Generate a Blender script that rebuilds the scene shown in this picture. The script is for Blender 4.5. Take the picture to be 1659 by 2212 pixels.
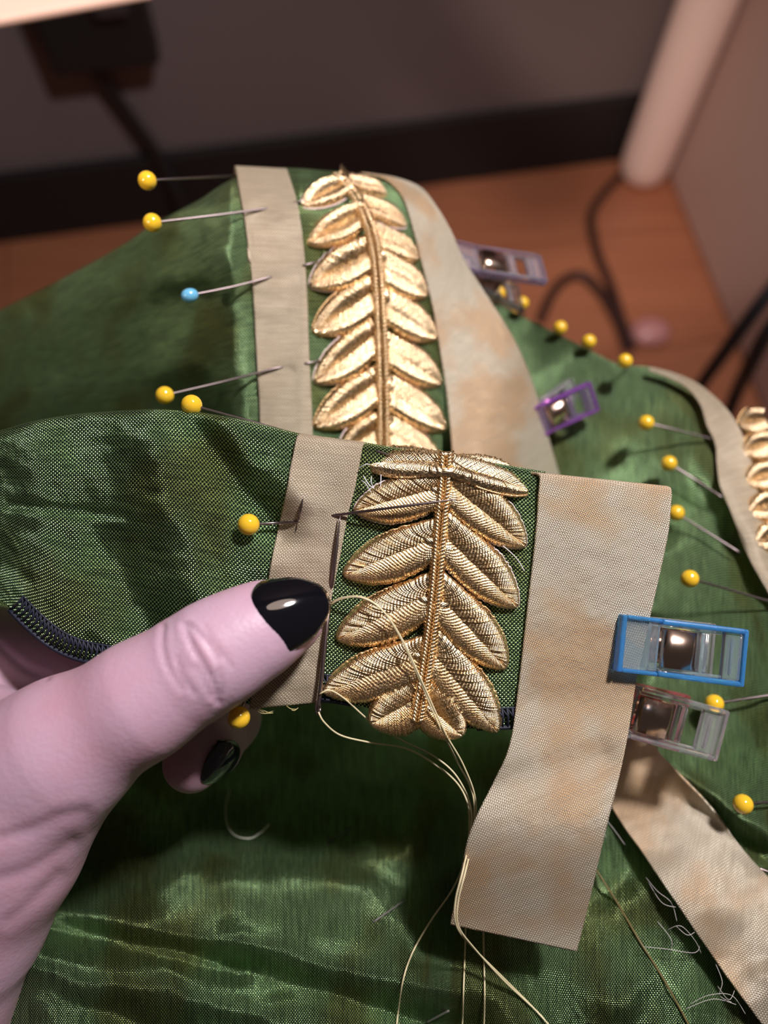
import bpy, math, random
import numpy as np
from mathutils import Vector, Matrix, noise
random.seed(7)
for o in list(bpy.data.objects): bpy.data.objects.remove(o)
S = bpy.context.scene
C = S.collection
# ------------------------------------------------------------------ camera
W_, H_, F = 1659, 2212, 1628.0
CAM = Vector((0, 0, 0.75))
_up = Vector((21.5, 771, 1628)).normalized()          # world up seen in camera axes
_fw = Vector((0, 0, -1)); _fw = (_fw - _up * _fw.dot(_up)).normalized()
_rt = _fw.cross(_up)
M3 = Matrix((_rt, _fw, _up))                          # camera axes -> world
def ray(px, py): return (M3 @ Vector(((px - W_/2)/F, -(py - H_/2)/F, -1)))
def cp(px, py, d): return CAM + ray(px, py) * (d*0.001)   # point at depth d (mm)
def c2w(v): return CAM + M3 @ (Vector(v)*0.001)
TOCAM = M3 @ Vector((0, 0, 1)); IUP = M3 @ Vector((0, 1, 0)); IRT = M3 @ Vector((1, 0, 0))
cam = bpy.data.cameras.new('camera'); camo = bpy.data.objects.new('camera', cam); C.objects.link(camo)
camo.matrix_world = Matrix.Translation(CAM) @ M3.to_4x4()
cam.sensor_fit = 'HORIZONTAL'; cam.sensor_width = 36; cam.lens = F/W_*36
cam.clip_start = 0.005; cam.clip_end = 20
cam.dof.use_dof = True; cam.dof.focus_distance = 0.1355; cam.dof.aperture_fstop = cam.lens/3.0
S.camera = camo
# ------------------------------------------------------------------ light
w = bpy.data.worlds.new('world'); S.world = w; w.use_nodes = True
bg = w.node_tree.nodes['Background']; bg.inputs[0].default_value = (1.0, 0.82, 0.76, 1); bg.inputs[1].default_value = 0.022
sp = bpy.data.lights.new('task_lamp_light', 'SPOT'); spo = bpy.data.objects.new('task_lamp_light', sp); C.objects.link(spo)
_L = (M3 @ Vector((0.42, 0.70, 0.74))).normalized()
WORK = cp(850, 1250, 145)
spo.location = WORK + _L*0.55
spo.rotation_euler = (-_L).to_track_quat('-Z', 'Y').to_euler()
sp.energy = 10.0; sp.spot_size = math.radians(140); sp.spot_blend = 0.6; sp.shadow_soft_size = 0.030; sp.color = (1.0, 0.95, 0.98)
rl = bpy.data.lights.new('background_fill_light', 'AREA'); rlo = bpy.data.objects.new('background_fill_light', rl); C.objects.link(rlo)  # added warm fill that lifts the wall and floor, not a known lamp
rl.shape = 'DISK'; rl.size = 0.5; rl.energy = 1.3; rl.color = (1.0, 0.77, 0.64)
rlo.location = (0.35, 0.52, 1.75); rlo.rotation_euler = (Vector((0.25, 0.75, 0.2)) - rlo.location).to_track_quat('-Z', 'Y').to_euler()
fl_ = bpy.data.lights.new('leg_fill_light', 'SPOT'); flo = bpy.data.objects.new('leg_fill_light', fl_); C.objects.link(flo)  # added out-of-view spot that brightens the foot of the leg, not a known lamp
flo.location = (-0.45, -0.25, 1.15)
_t = CAM + ray(1420, 345)*(CAM.z/-ray(1420, 345).z)
flo.rotation_euler = (_t - flo.location).to_track_quat('-Z', 'Y').to_euler()
fl_.energy = 26.0; fl_.spot_size = math.radians(24); fl_.spot_blend = 1.0; fl_.shadow_soft_size = 0.05; fl_.color = (1.0, 0.80, 0.70)
vs = S.view_settings; vs.view_transform = 'Standard'; vs.look = 'None'; vs.gamma = 1; vs.use_curve_mapping = False; vs.exposure = 0.80

# ------------------------------------------------------------------ helpers
def tag(o, label=None, cat=None, group=None, kind=None):
    if label: o['label'] = label
    if cat: o['category'] = cat
    if group: o['group'] = group
    if kind: o['kind'] = kind
    return o
def obj(name, verts, faces, mat, parent=None, smooth=True, uv=None, center=True):
    verts = [Vector(v) for v in verts]
    off = Vector((0, 0, 0))
    if center:
        mn = Vector([min(v[i] for v in verts) for i in range(3)]); mx = Vector([max(v[i] for v in verts) for i in range(3)])
        off = (mn+mx)/2; off.z = mn.z
    me = bpy.data.meshes.new(name)
    me.from_pydata([v-off for v in verts], [], faces)
    if smooth: me.polygons.foreach_set('use_smooth', [True]*len(me.polygons))
    if uv is not None:
        l = me.uv_layers.new(name='UVMap')
        idx = np.empty(len(me.loops), dtype=np.int32); me.loops.foreach_get('vertex_index', idx)
        l.data.foreach_set('uv', np.asarray(uv, dtype=np.float32)[idx].ravel())
    o = bpy.data.objects.new(name, me); C.objects.link(o)
    if mat: me.materials.append(mat)
    if parent:
        o.parent = parent; o.location = off - parent_loc(parent)
    else: o.location = off
    return o
def parent_loc(p):
    l = Vector(p.location)
    while p.parent: p = p.parent; l += p.location
    return l
def empty(name, loc, label, cat, group=None):
    e = bpy.data.objects.new(name, None); C.objects.link(e); e.location = loc; e.empty_display_size = 0.005
    return tag(e, label, cat, group)
def solid(o, t, off=-1):
    m = o.modifiers.new('thickness', 'SOLIDIFY'); m.thickness = t; m.offset = off; return o
def bevel(o, wd, seg=2):
    m = o.modifiers.new('bevel', 'BEVEL'); m.width = wd; m.segments = seg; m.limit_method = 'ANGLE'; return o
def cr(p0, p1, p2, p3, t):
    t2 = t*t; t3 = t2*t
    return 0.5*((2*p1) + (-p0+p2)*t + (2*p0-5*p1+4*p2-p3)*t2 + (-p0+3*p1-3*p2+p3)*t3)
def resample_cr(P, n):
    """P (k, ...) control values -> (n, ...) Catmull-Rom samples"""
    P = np.asarray(P, float); k = len(P)
    out = []
    for i in range(n):
        s = i*(k-1)/(n-1); j = min(int(s), k-2); t = s-j
        out.append(cr(P[max(j-1, 0)], P[j], P[j+1], P[min(j+2, k-1)], t))
    return np.array(out)
def poly(pl, n):
    """polyline of pixels resampled to n evenly spaced points (smooth)"""
    P = resample_cr(np.array(pl, float), 200)
    d = np.r_[0, np.cumsum(np.linalg.norm(np.diff(P, axis=0), axis=1))]
    q = np.linspace(0, d[-1], n)
    return np.stack([np.interp(q, d, P[:, i]) for i in range(P.shape[1])], 1)
def lin(pl, x):
    xs = [p[0] for p in pl]; ys = [p[1] for p in pl]
    return float(np.interp(x, xs, ys))
def sheet(name, rows, dfun, nu, nv, mat, parent=None, thick=0.0003, uvrot=False, push=0.0, uvo=(0, 0)):
    """rows[i][j] = (px, py, extra depth mm); smooth surface at depth dfun(px,py)+extra"""
    R = np.array(rows, float)
    A = resample_cr(R, nv)                                  # rows dir
    A = resample_cr(np.swapaxes(A, 0, 1), nu); A = np.swapaxes(A, 0, 1)
    P = np.zeros((nv, nu, 3))
    for i in range(nv):
        for j in range(nu):
            x, y, e = A[i, j]
            P[i, j] = cp(x, y, dfun(x, y) + e - push)
    dx = np.linalg.norm(np.diff(P, axis=1), axis=2).mean(0)*1000
    dy = np.linalg.norm(np.diff(P, axis=0), axis=2).mean(1)*1000
    U = np.r_[0, np.cumsum(dx)] + uvo[0]; V = np.r_[0, np.cumsum(dy)] + uvo[1]
    uv = [(U[j], V[i]) if not uvrot else (V[i], U[j]) for i in range(nv) for j in range(nu)]
    fs = [(i*nu+j, (i+1)*nu+j, (i+1)*nu+j+1, i*nu+j+1) for i in range(nv-1) for j in range(nu-1)]
    o = obj(name, P.reshape(-1, 3), fs, mat, parent, uv=uv)
    # image rows go down, columns right: face normals point towards the camera
    if thick: solid(o, thick)
    return o
def strip_rows(L, R, n, nc=4, extra=None):
    l = poly(L, n); r = poly(R, n)
    rows = []
    for i in range(n):
        e = 0 if extra is None else extra(i/(n-1))
        rows.append([(l[i, 0]*(1-t)+r[i, 0]*t, l[i, 1]*(1-t)+r[i, 1]*t, e) for t in [k/(nc-1) for k in range(nc)]])
    return rows
def tube_geo(pts, r, seg=6, taper=None):
    pts = [Vector(p) for p in pts]; n = len(pts); vs_, fs = [], []
    t0 = (pts[1]-pts[0]).normalized()
    a = t0.orthogonal().normalized()
    for i, p in enumerate(pts):
        t = (pts[min(i+1, n-1)]-pts[max(i-1, 0)]).normalized()
        a = (a - t*a.dot(t)).normalized(); b = t.cross(a)
        rr = r if taper is None else r*taper(i/(n-1))
        for k in range(seg):
            g = 2*math.pi*k/seg
            vs_.append(p + a*math.cos(g)*rr + b*math.sin(g)*rr)
    for i in range(n-1):
        for k in range(seg):
            fs.append((i*seg+k, i*seg+(k+1) % seg, (i+1)*seg+(k+1) % seg, (i+1)*seg+k))
    fs.append(tuple(range(seg-1, -1, -1))); fs.append(tuple((n-1)*seg+k for k in range(seg)))
    return vs_, fs
def merge(geos):
    V, Fc = [], []
    for v, f in geos:
        o = len(V); V += list(v); Fc += [tuple(i+o for i in q) for q in f]
    return V, Fc
def curve3(pts, n):                                        # (px,py,d) control -> world points
    return [cp(*p) for p in poly(pts, n)]
def box_geo(x0, x1, y0, y1, z0, z1):
    v = [(x, y, z) for x in (x0, x1) for y in (y0, y1) for z in (z0, z1)]
    return v, [(0, 1, 3, 2), (4, 6, 7, 5), (0, 4, 5, 1), (2, 3, 7, 6), (0, 2, 6, 4), (1, 5, 7, 3)]

# ------------------------------------------------------------------ materials
class NT:
    def __init__(s, name):
        s.m = bpy.data.materials.new(name); s.m.use_nodes = True; s.t = s.m.node_tree
        s.b = s.t.nodes['Principled BSDF']
    def n(s, typ, ins=None, **kw):
        nd = s.t.nodes.new(typ)
        for k, v in kw.items(): setattr(nd, k, v)
        for k, v in (ins or {}).items(): s.set(nd.inputs[k], v)
        return nd
    def set(s, sock, v):
        if hasattr(v, 'is_output'): s.t.links.new(v, sock)
        elif isinstance(v, tuple) and len(v) == 3 and sock.type == 'RGBA': sock.default_value = (*v, 1)
        else: sock.default_value = v
    def math(s, op, a, b=None, c=None):
        nd = s.t.nodes.new('ShaderNodeMath'); nd.operation = op
        for i, v in enumerate((a, b, c)):
            if v is not None: s.set(nd.inputs[i], v)
        return nd.outputs[0]
    def mix(s, f, a, b, blend='MIX'):
        nd = s.t.nodes.new('ShaderNodeMix'); nd.data_type = 'RGBA'; nd.blend_type = blend
        s.set(nd.inputs[0], f); s.set(nd.inputs[6], a); s.set(nd.inputs[7], b); return nd.outputs[2]
    def rng(s, v, a, b, c=0.0, d=1.0, smooth=False):
        nd = s.t.nodes.new('ShaderNodeMapRange')
        if smooth: nd.interpolation_type = 'SMOOTHSTEP'
        for i, q in enumerate((v, a, b, c, d)): s.set(nd.inputs[i], q)
        return nd.outputs[0]
    def noise(s, vec, scale, detail=2, rough=0.5):
        nd = s.n('ShaderNodeTexNoise', {'Scale': scale, 'Detail': detail, 'Roughness': rough})
        if vec is not None: s.t.links.new(vec, nd.inputs['Vector'])
        return nd.outputs['Fac']
    def xyz(s, x, y, z=0.0):
        nd = s.n('ShaderNodeCombineXYZ', {0: x, 1: y, 2: z}); return nd.outputs[0]
    def p(s, **kw):
        for k, v in kw.items(): s.set(s.b.inputs[k.replace('_', ' ')], v)
        return s
    def bump(s, h, strength, dist):
        nd = s.n('ShaderNodeBump', {'Strength': strength, 'Distance': dist, 'Height': h})
        s.t.links.new(nd.outputs[0], s.b.inputs['Normal'])

def plain(name, col, rough=0.5, metal=0.0, **kw):
    t = NT(name); t.p(Base_Color=col, Roughness=rough, Metallic=metal, **kw); return t.m

def fabric(name, weft, warp, blot=None, blot_amt=0.5, pitch=3.0, slub=0.5, metal=0.3, rough=0.42, bump=0.5, sheen=0.0, blot_scale=0.05, contrast=1.0, seed=0.0, bias=0.0):
    t = NT(name)
    uv = t.n('ShaderNodeUVMap').outputs[0]
    if bias: uv = t.n('ShaderNodeMapping', {'Vector': uv, 'Rotation': (0, 0, bias)}).outputs[0]
    sx = t.n('ShaderNodeSeparateXYZ'); t.t.links.new(uv, sx.inputs[0])
    u, v = sx.outputs[0], sx.outputs[1]
    wob = t.noise(uv, 0.35, 2)
    u2 = t.math('MULTIPLY_ADD', wob, 0.55, u); v2 = t.math('MULTIPLY_ADD', wob, -0.45, v)
    a = t.math('SINE', t.math('MULTIPLY', u2, math.pi*pitch)); b = t.math('SINE', t.math('MULTIPLY', v2, math.pi*pitch*1.08))
    s = t.math('MULTIPLY', a, b)
    mask = t.rng(s, -0.25, 0.45, 0, 1, True)
    sl = t.noise(t.xyz(t.math('MULTIPLY', u, 0.10), t.math('MULTIPLY', v, 2.3), seed), 1.0, 3, 0.6)       # long slubs along u
    sl2 = t.noise(t.xyz(t.math('MULTIPLY', u, 0.30), t.math('MULTIPLY', v, 0.9), seed+3.3), 1.0, 2, 0.5)
    slm = t.rng(sl, 0.35, 0.68, 1.0-slub, 1.0+0.35*slub)
    slm2 = t.rng(sl2, 0.3, 0.7, 1.0-slub*0.35, 1.0+0.25*slub)
    f = t.math('MULTIPLY', t.math('MULTIPLY', mask, slm), slm2)
    f = t.math('MINIMUM', t.math('ADD', t.math('MULTIPLY', f, contrast), (1-contrast)*0.75), 1.0)
    wf = weft
    if blot is not None:
        bn = t.noise(t.xyz(u, v, seed+1.7), blot_scale, 3, 0.5)
        wf = t.mix(t.rng(bn, 0.46, 0.63, 0, blot_amt, True), weft, blot)
    col = t.mix(f, warp, wf)
    t.p(Base_Color=col, Metallic=metal, Roughness=rough)
    if sheen: t.p(Sheen_Weight=sheen, Sheen_Roughness=0.4)
    h = t.math('ADD', t.math('MULTIPLY', t.math('ABSOLUTE', s), 0.6), t.math('MULTIPLY', sl, 0.5*slub))
    t.bump(h, bump, 0.0002)
    return t.m

GREEN = fabric('green_shot_silk', (0.51, 0.80, 0.36), (0.006, 0.012, 0.009), (0.38, 0.40, 0.10), 0.75, pitch=2.7, slub=0.5, metal=0.84, rough=0.31, bump=1.0, blot_scale=0.035)
BEIGE = fabric('beige_silk_ribbon', (0.74, 0.69, 0.54), (0.34, 0.27, 0.19), (0.70, 0.42, 0.20), 1.0, pitch=3.2, slub=0.35, metal=0.3, rough=0.40, bump=0.6, blot_scale=0.05, seed=4.0, bias=0.6)
GREYBEIGE = fabric('oatmeal_silk_tape', (0.70, 0.60, 0.43), (0.28, 0.22, 0.15), (0.62, 0.50, 0.34), 0.7, pitch=3.2, slub=0.5, metal=0.25, rough=0.42, bump=0.6, blot_scale=0.06, seed=9.0)

# ------------------------------------------------------------------ depth fields (mm from the lens)
def smooth01(a, b, x):
    t = min(max((x-a)/(b-a), 0), 1); return t*t*(3-2*t)
def ridge(x, y, x0, y0, x1, y1, wd, amp):
    """soft ridge (amp<0 = towards the camera) along a pixel segment"""
    ax, ay = x1-x0, y1-y0; l2 = ax*ax+ay*ay
    t = ((x-x0)*ax+(y-y0)*ay)/l2; tc = min(max(t, 0), 1)
    dx, dy = x-(x0+ax*tc), y-(y0+ay*tc)
    return amp*math.exp(-(dx*dx+dy*dy)/(wd*wd))
def dF(x, y):
    d = 135.0
    if x < 560: d += (560-x)**2*0.000016
    d += ridge(x, y, 390, 900, 600, 1150, 45, 2.6) + ridge(x, y, 330, 930, 440, 1300, 70, -2.6) + ridge(x, y, 490, 930, 640, 1060, 40, -1.6) + ridge(x, y, 540, 965, 570, 985, 22, 1.2)
    d += ridge(x, y, 60, 960, 100, 1350, 75, -1.6) + ridge(x, y, 230, 1200, 330, 1400, 60, 2.4)
    d += ridge(x, y, 20, 1090, 270, 1115, 13, 0.8)
    d += (1-0.85*smooth01(560, 760, x))*(0.9*noise.noise((x*0.006, y*0.011, 1.3)) + 0.4*noise.noise((x*0.02, y*0.03, 5.3)))
    if y > 1500 and x < 680: d += (y-1500)*0.01
    return d
def dB(x, y):
    d = 168.0
    if x > 650: d += (x-650)*0.052
    if x > 1000: d += (x-1000)**2*0.0003
    if x < 500: d += (500-x)*0.075
    if y < 520: d += (520-y)**2*0.0006
    d += 1.5*noise.noise((x*0.006, y*0.006, 8.1)) + 0.3*noise.noise((x*0.02, y*0.02, 2.1))
    if x < 545: d += (y-420)*0.05*smooth01(545, 300, x)
    if x < 540: d += ridge(x, y, 60, 720, 480, 560, 60, -2.5) + ridge(x, y, 120, 860, 420, 780, 50, -2.0) + ridge(x, y, 200, 690, 420, 640, 40, 1.8)
    return d
LP = [(1000, 620, 232), (1130, 690, 222), (1330, 790, 208), (1420, 810, 202), (1250, 900, 208), (1200, 1000, 208), (1400, 950, 197), (1500, 950, 194),
      (1600, 1150, 184), (1450, 1100, 189), (1500, 1300, 172), (1659, 1300, 168), (1550, 1550, 164), (1650, 1750, 156), (1400, 1700, 162), (1500, 2000, 147),
      (1200, 1850, 160), (1150, 2100, 143), (800, 1650, 208), (500, 1650, 204), (800, 1900, 149), (800, 1760, 186), (500, 1760, 186), (950, 1850, 165), (500, 1900, 149), (250, 1940, 151), (200, 1800, 185), (800, 2050, 144),
      (500, 2020, 145.5), (300, 2150, 141), (100, 2200, 141), (800, 2212, 139), (1200, 1300, 192), (900, 1300, 208), (500, 1300, 208), (200, 1300, 208),
      (-100, 1500, 205), (-100, 2200, 148), (800, 1000, 216), (1000, 900, 222), (1750, 900, 190), (1750, 1500, 160), (1700, 2212, 140), (1300, 2212, 140), (0, 1000, 216), (500, 1000, 216)]
LPa = np.array(LP, float)
def dL(x, y):
    w_ = np.exp(-((LPa[:, 0]-x)**2+(LPa[:, 1]-y)**2)/(2*95.0**2)) + 1e-9
    d = float((w_*LPa[:, 2]).sum()/w_.sum())
    d += ridge(x, y, 60, 1950, 520, 2035, 40, -2.6) + ridge(x, y, 520, 2035, 980, 2150, 50, -2.6) + ridge(x, y, 100, 2005, 520, 2090, 30, 3.4) + ridge(x, y, 520, 2090, 1000, 2230, 38, 3.6)
    d += ridge(x, y, 60, 2070, 560, 2190, 46, -2.8) + ridge(x, y, 700, 1890, 860, 2010, 60, -1.6) + ridge(x, y, 560, 1880, 600, 1990, 36, 1.2) + ridge(x, y, 950, 2080, 1130, 2212, 50, -2.5)
    d += ridge(x, y, 1480, 1660, 1659, 1800, 34, -3.0) + ridge(x, y, 1500, 1740, 1640, 1850, 26, 2.2) + ridge(x, y, 1290, 1880, 1480, 2212, 16, -1.0)
    d += ridge(x, y, 1530, 1010, 1659, 1240, 40, -3.0) + ridge(x, y, 1500, 1060, 1580, 1180, 30, 2.0)
    d += 2.2*noise.noise((x*0.005, y*0.006, 3.1)) + 0.9*noise.noise((x*0.014, y*0.017, 7.7))
    return d

# ------------------------------------------------------------------ the setting
def floor_hit(px, py):
    r = ray(px, py); return CAM + r*(-CAM.z/r.z)
A0 = floor_hit(0, 512); A1 = floor_hit(1370, 330)
wdir = (A1-A0).normalized(); wnrm = Vector((-wdir.y, wdir.x, 0))
if wnrm.y < 0: wnrm = -wnrm                            # away from the camera
def wall_hit(px, py):
    r = ray(px, py); t = (A0-CAM).dot(wnrm)/r.dot(wnrm); return CAM + r*t
WALLM = NT('painted_wall'); _g = WALLM.n('ShaderNodeTexCoord').outputs['Object']
WALLM.p(Base_Color=WALLM.mix(WALLM.noise(_g, 3.0, 3), (0.165, 0.125, 0.12), (0.20, 0.155, 0.15)), Roughness=0.75); WALLM.bump(WALLM.noise(_g, 350, 2), 0.15, 0.001); WALLM = WALLM.m
FL = NT('laminate_floor'); _g = FL.n('ShaderNodeTexCoord').outputs['Object']
_gr = FL.n('ShaderNodeMapping', {'Vector': _g, 'Scale': (1.2, 22, 1), 'Rotation': (0, 0, 0.15)}).outputs[0]
FL.p(Base_Color=FL.mix(FL.noise(_gr, 3.0, 4, 0.6), (0.28, 0.085, 0.04), (0.50, 0.20, 0.10)), Roughness=0.42); FLM = FL.m
BASEM = plain('black_baseboard', (0.010, 0.008, 0.008), 0.6)
SEAM = plain('plank_joint', (0.05, 0.02, 0.01), 0.8)
# floor: a slab with planks on it
fc = Vector((0.1, 0.4, 0)); 
fl = obj('floor', *box_geo(-1.6, 1.8, -1.2, 1.6, -0.05, -0.004), SEAM, smooth=False); tag(fl, 'reddish brown wooden plank floor', None, kind='structure')
pm = None; ang = math.atan2(wdir.y, wdir.x)
Rz = Matrix.Rotation(ang, 4, 'Z'); k = 0
for r in range(14):
    for c in range(4):
        x0 = -1.9 + c*1.0 + (0.37*r % 1.0) - 0.4; y0 = -1.35 + r*0.193
        v, f = box_geo(x0, x0+0.998, y0, y0+0.191, -0.004, 0.0)
        o = obj('plank', [A0 + Rz @ (Vector(q) + Vector((0.5, -1.3, 0))) - Vector((0, 0, A0.z)) for q in v], f, FLM, fl, smooth=False)
wl = obj('wall_back', [A0 + wdir*a + wnrm*b + Vector((0, 0, c)) for a, b, c in box_geo(-1.5, 3.0, 0, 0.1, 0, 2.4)[0]], box_geo(0, 1, 0, 1, 0, 1)[1], WALLM, smooth=False); tag(wl, 'dim brown-grey painted wall', None, kind='structure')
bb = obj('baseboard_back', [A0 + wdir*a + wnrm*b + Vector((0, 0, c)) for a, b, c in box_geo(-1.5, 3.0, -0.012, 0, 0, 0.098)[0]], box_geo(0, 1, 0, 1, 0, 1)[1], BASEM, smooth=False); tag(bb, 'black baseboard along the foot of the wall', None, kind='structure')
bevel(bb, 0.003)

# black power box on the wall with its cable
BLK = plain('matte_black_plastic', (0.010, 0.009, 0.010), 0.55)
pb = empty('power_adapter', wall_hit(215, 110), 'black power adapter box on the wall with a cable hanging down', 'adapter')
c00 = wall_hit(95, 0); c11 = wall_hit(345, 95)
wd = (wall_hit(345, 95)-wall_hit(118, 118)).dot(wdir)
o = wall_hit(118, 118)
v = [o + wdir*a + wnrm*b + Vector((0, 0, c)) for a, b, c in box_geo(0, wd, -0.04, 0, 0.0, 0.13)[0]]
bx_ = obj('housing', v, box_geo(0, 1, 0, 1, 0, 1)[1], BLK, pb, smooth=False); bevel(bx_, 0.006, 3)
v = [o + wdir*a + wnrm*b + Vector((0, 0, c)) for a, b, c in box_geo(wd*0.55, wd*0.85, -0.052, -0.038, 0.06, 0.11)[0]]
bevel(obj('plug', v, box_geo(0, 1, 0, 1, 0, 1)[1], plain('dark_plug', (0.05, 0.04, 0.045), 0.5), pb, smooth=False), 0.004, 2)
pts = [wall_hit(205, 118) - wnrm*0.02, wall_hit(230, 170) - wnrm*0.012, wall_hit(290, 255) - wnrm*0.011, wall_hit(350, 335)-wnrm*0.014, wall_hit(378, 385)-wnrm*0.025, wall_hit(400, 440)-wnrm*0.03]
P = resample_cr([tuple(q) for q in pts], 30)
obj('cable', *tube_geo(P, 0.0075, 8), BLK, pb)

# pale round leg and cabinet panel at the right
LEGM = plain('pale_painted_wood', (0.88, 0.66, 0.58), 0.4)
base = floor_hit(1385, 380) + Vector((0, 0.0, 0)); 
lathe = [(0, 0.0), (0.018, 0.0), (0.028, 0.004), (0.033, 0.012), (0.034, 0.03), (0.034, 0.9), (0.0, 0.9)]
V_, F_ = [], []
for r, z in lathe:
    for k in range(28): V_.append(base + Vector((r*math.cos(k*math.tau/28), r*math.sin(k*math.tau/28), z)))
for i in range(len(lathe)-1):
    for k in range(28): F_.append((i*28+k, i*28+(k+1) % 28, (i+1)*28+(k+1) % 28, (i+1)*28+k))
tag(obj('furniture_leg', V_, F_, LEGM), 'pale round wooden furniture leg standing on the floor before the baseboard', 'furniture leg')
PANM = NT('brown_panel'); _g = PANM.n('ShaderNodeTexCoord').outputs['Object']
PANM.p(Base_Color=PANM.mix(PANM.noise(_g, 4.0, 3), (0.44, 0.30, 0.26), (0.50, 0.35, 0.30)), Roughness=0.5); PANM = PANM.m
q0 = floor_hit(1432, 405); q1 = floor_hit(1640, 930)
pd = (q1-q0).normalized(); pn = Vector((-pd.y, pd.x, 0)); 
if pn.x < 0: pn = -pn
ln = (q1-q0).length*1.6; q0 = q0 + pn*0.012
cab = empty('cabinet', q0, 'plain brown cabinet side beside the pale round leg', 'cabinet')
cv = lambda a0, a1, b0, b1, z0, z1: [q0 + pd*a + pn*b + Vector((0, 0, c)) for a, b, c in box_geo(a0, a1, b0, b1, z0, z1)[0]]
BF = box_geo(0, 1, 0, 1, 0, 1)[1]
bevel(obj('side_panel', cv(-0.07, ln, 0.0, 0.02, 0.004, 0.85), BF, PANM, cab, smooth=False), 0.004, 3)
bevel(obj('back_panel', cv(-0.07, -0.058, 0.02, 0.45, 0.004, 0.85), BF, PANM, cab, smooth=False), 0.002)
obj('plinth', cv(0.01, ln, 0.022, 0.44, 0.0, 0.05), BF, BASEM, cab, smooth=False)

# cables on the floor
def floor_cable(pts, r, label, lift=None):
    P = [floor_hit(x, y) + Vector((0, 0, r + (0 if lift is None else lift))) for x, y in pts]
    P = resample_cr([tuple(q) for q in P], 60)
    o = obj('floor_cable', *tube_geo(P, r, 8), plain('dark_cable', (0.035, 0.012, 0.010), 0.5)); tag(o, label, 'cable', 'cables on the floor')
floor_cable([(1350, 375), (1310, 415), (1282, 455), (1275, 490), (1290, 560), (1315, 620), (1338, 690), (1362, 760)], 0.0055, 'dark cable running from the round leg down across the floor')
floor_cable([(1165, 700), (1185, 650), (1215, 612), (1255, 603), (1295, 640), (1330, 700), (1352, 760)], 0.006, 'dark cable arching in a loop on the floor behind the pins')
def air_cable(pts, r, label):
    P = [CAM + ray(x, y)*d for x, y, d in pts]
    P = resample_cr([tuple(q) for q in P], 40)
    o = obj('hanging_cable', *tube_geo(P, r, 8), BLK); tag(o, label, 'cable', 'black cables at the right edge')
air_cable([(1720, 560, 0.50), (1640, 660, 0.52), (1580, 740, 0.55), (1515, 830, 0.60), (1470, 900, 0.66)], 0.0052, 'upper of two black cables slanting down at the right edge')
air_cable([(1720, 640, 0.47), (1660, 715, 0.49), (1620, 790, 0.52), (1590, 850, 0.56), (1560, 930, 0.6)], 0.0052, 'lower of two black cables slanting down at the right edge')
# small rounded pink lump on the floor
b0 = floor_hit(1402, 722)
V_, F_ = [], []
prof = [(0, 0), (0.018, 0), (0.021, 0.004), (0.018, 0.011), (0.009, 0.016), (0, 0.017)]
for r, z in prof:
    for k in range(20): V_.append(b0 + Rz @ Vector((r*1.25*math.cos(k*math.tau/20), r*math.sin(k*math.tau/20), z)))
for i in range(len(prof)-1):
    for k in range(20): F_.append((i*20+k, i*20+(k+1) % 20, (i+1)*20+(k+1) % 20, (i+1)*20+k))
tag(obj('pink_lump', V_, F_, plain('pink_gloss', (0.55, 0.25, 0.24), 0.25)), 'small rounded pinkish lump lying on the floor beside the cables', 'floor item')

# pale board at the top left corner
zt = 0.60
def z_hit(px, py, z):
    r = ray(px, py); return CAM + r*((z-CAM.z)/r.z)
e0 = z_hit(-260, 87, zt); e1 = z_hit(330, -20, zt); ed = (e1-e0).normalized(); en = Vector((-ed.y, ed.x, 0))
if en.y < 0: en = -en
v = [e0 + ed*a + en*b + Vector((0, 0, c)) for a, b, c in box_geo(0, (e1-e0).length, 0, 0.25, -0.003, 0)[0]]
ob = obj('pale_board', v, BF, plain('pale_board', (0.62, 0.42, 0.34), 0.6), smooth=False); bevel(ob, 0.001)
tag(ob, 'pale pinkish board edge in the top left corner', 'board')

# ------------------------------------------------------------------ garment
gar = empty('silk_garment', cp(800, 1900, 175), 'green shot silk garment bunched up with pinned and clipped trimmings', 'garment')
TOPF = [(-200, 965), (0, 930), (60, 912), (150, 896), (250, 888), (340, 885), (420, 890), (500, 903), (580, 921), (640, 936), (780, 955), (880, 972), (960, 986), (1060, 1000), (1180, 1020)]
BOTF = [(-200, 1190), (0, 1292), (50, 1345), (110, 1398), (170, 1425), (260, 1440), (400, 1480), (540, 1522), (690, 1512), (780, 1525), (880, 1552), (1000, 1575), (1180, 1568)]
xs = list(np.linspace(-200, 1178, 27))
def fold_rows(top, bot, xs, back=((190, 24), (60, 17), (10, 8.5), (0, 4.0), (9, 0.9)), n=7, dxb=0):
    rows = []
    for dy, e in back: rows.append([(x+dxb*(dy/190), lin(top, x)+dy, e) for x in xs])
    for k in range(1, n+1):
        t = k/n; rows.append([(x, (lin(top, x)+9)*(1-t)+lin(bot, x)*t, 0) for x in xs])
    return rows
sheet('front_panel', fold_rows(TOPF, BOTF, xs), dF, 220, 130, GREEN, gar)
TOPB = [(-200, 790), (0, 670), (120, 610), (250, 540), (340, 480), (420, 440), (505, 385), (560, 366), (640, 366), (740, 374), (850, 388), (905, 420), (960, 520)]
BOTB = [(-200, 1080), (960, 1080)]
sheet('back_panel', fold_rows(TOPB, BOTB, list(np.linspace(-200, 955, 23)), back=((130, 40), (40, 26), (8, 12), (0, 5), (8, 1.2))), dB, 170, 110, GREEN, gar)
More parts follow.
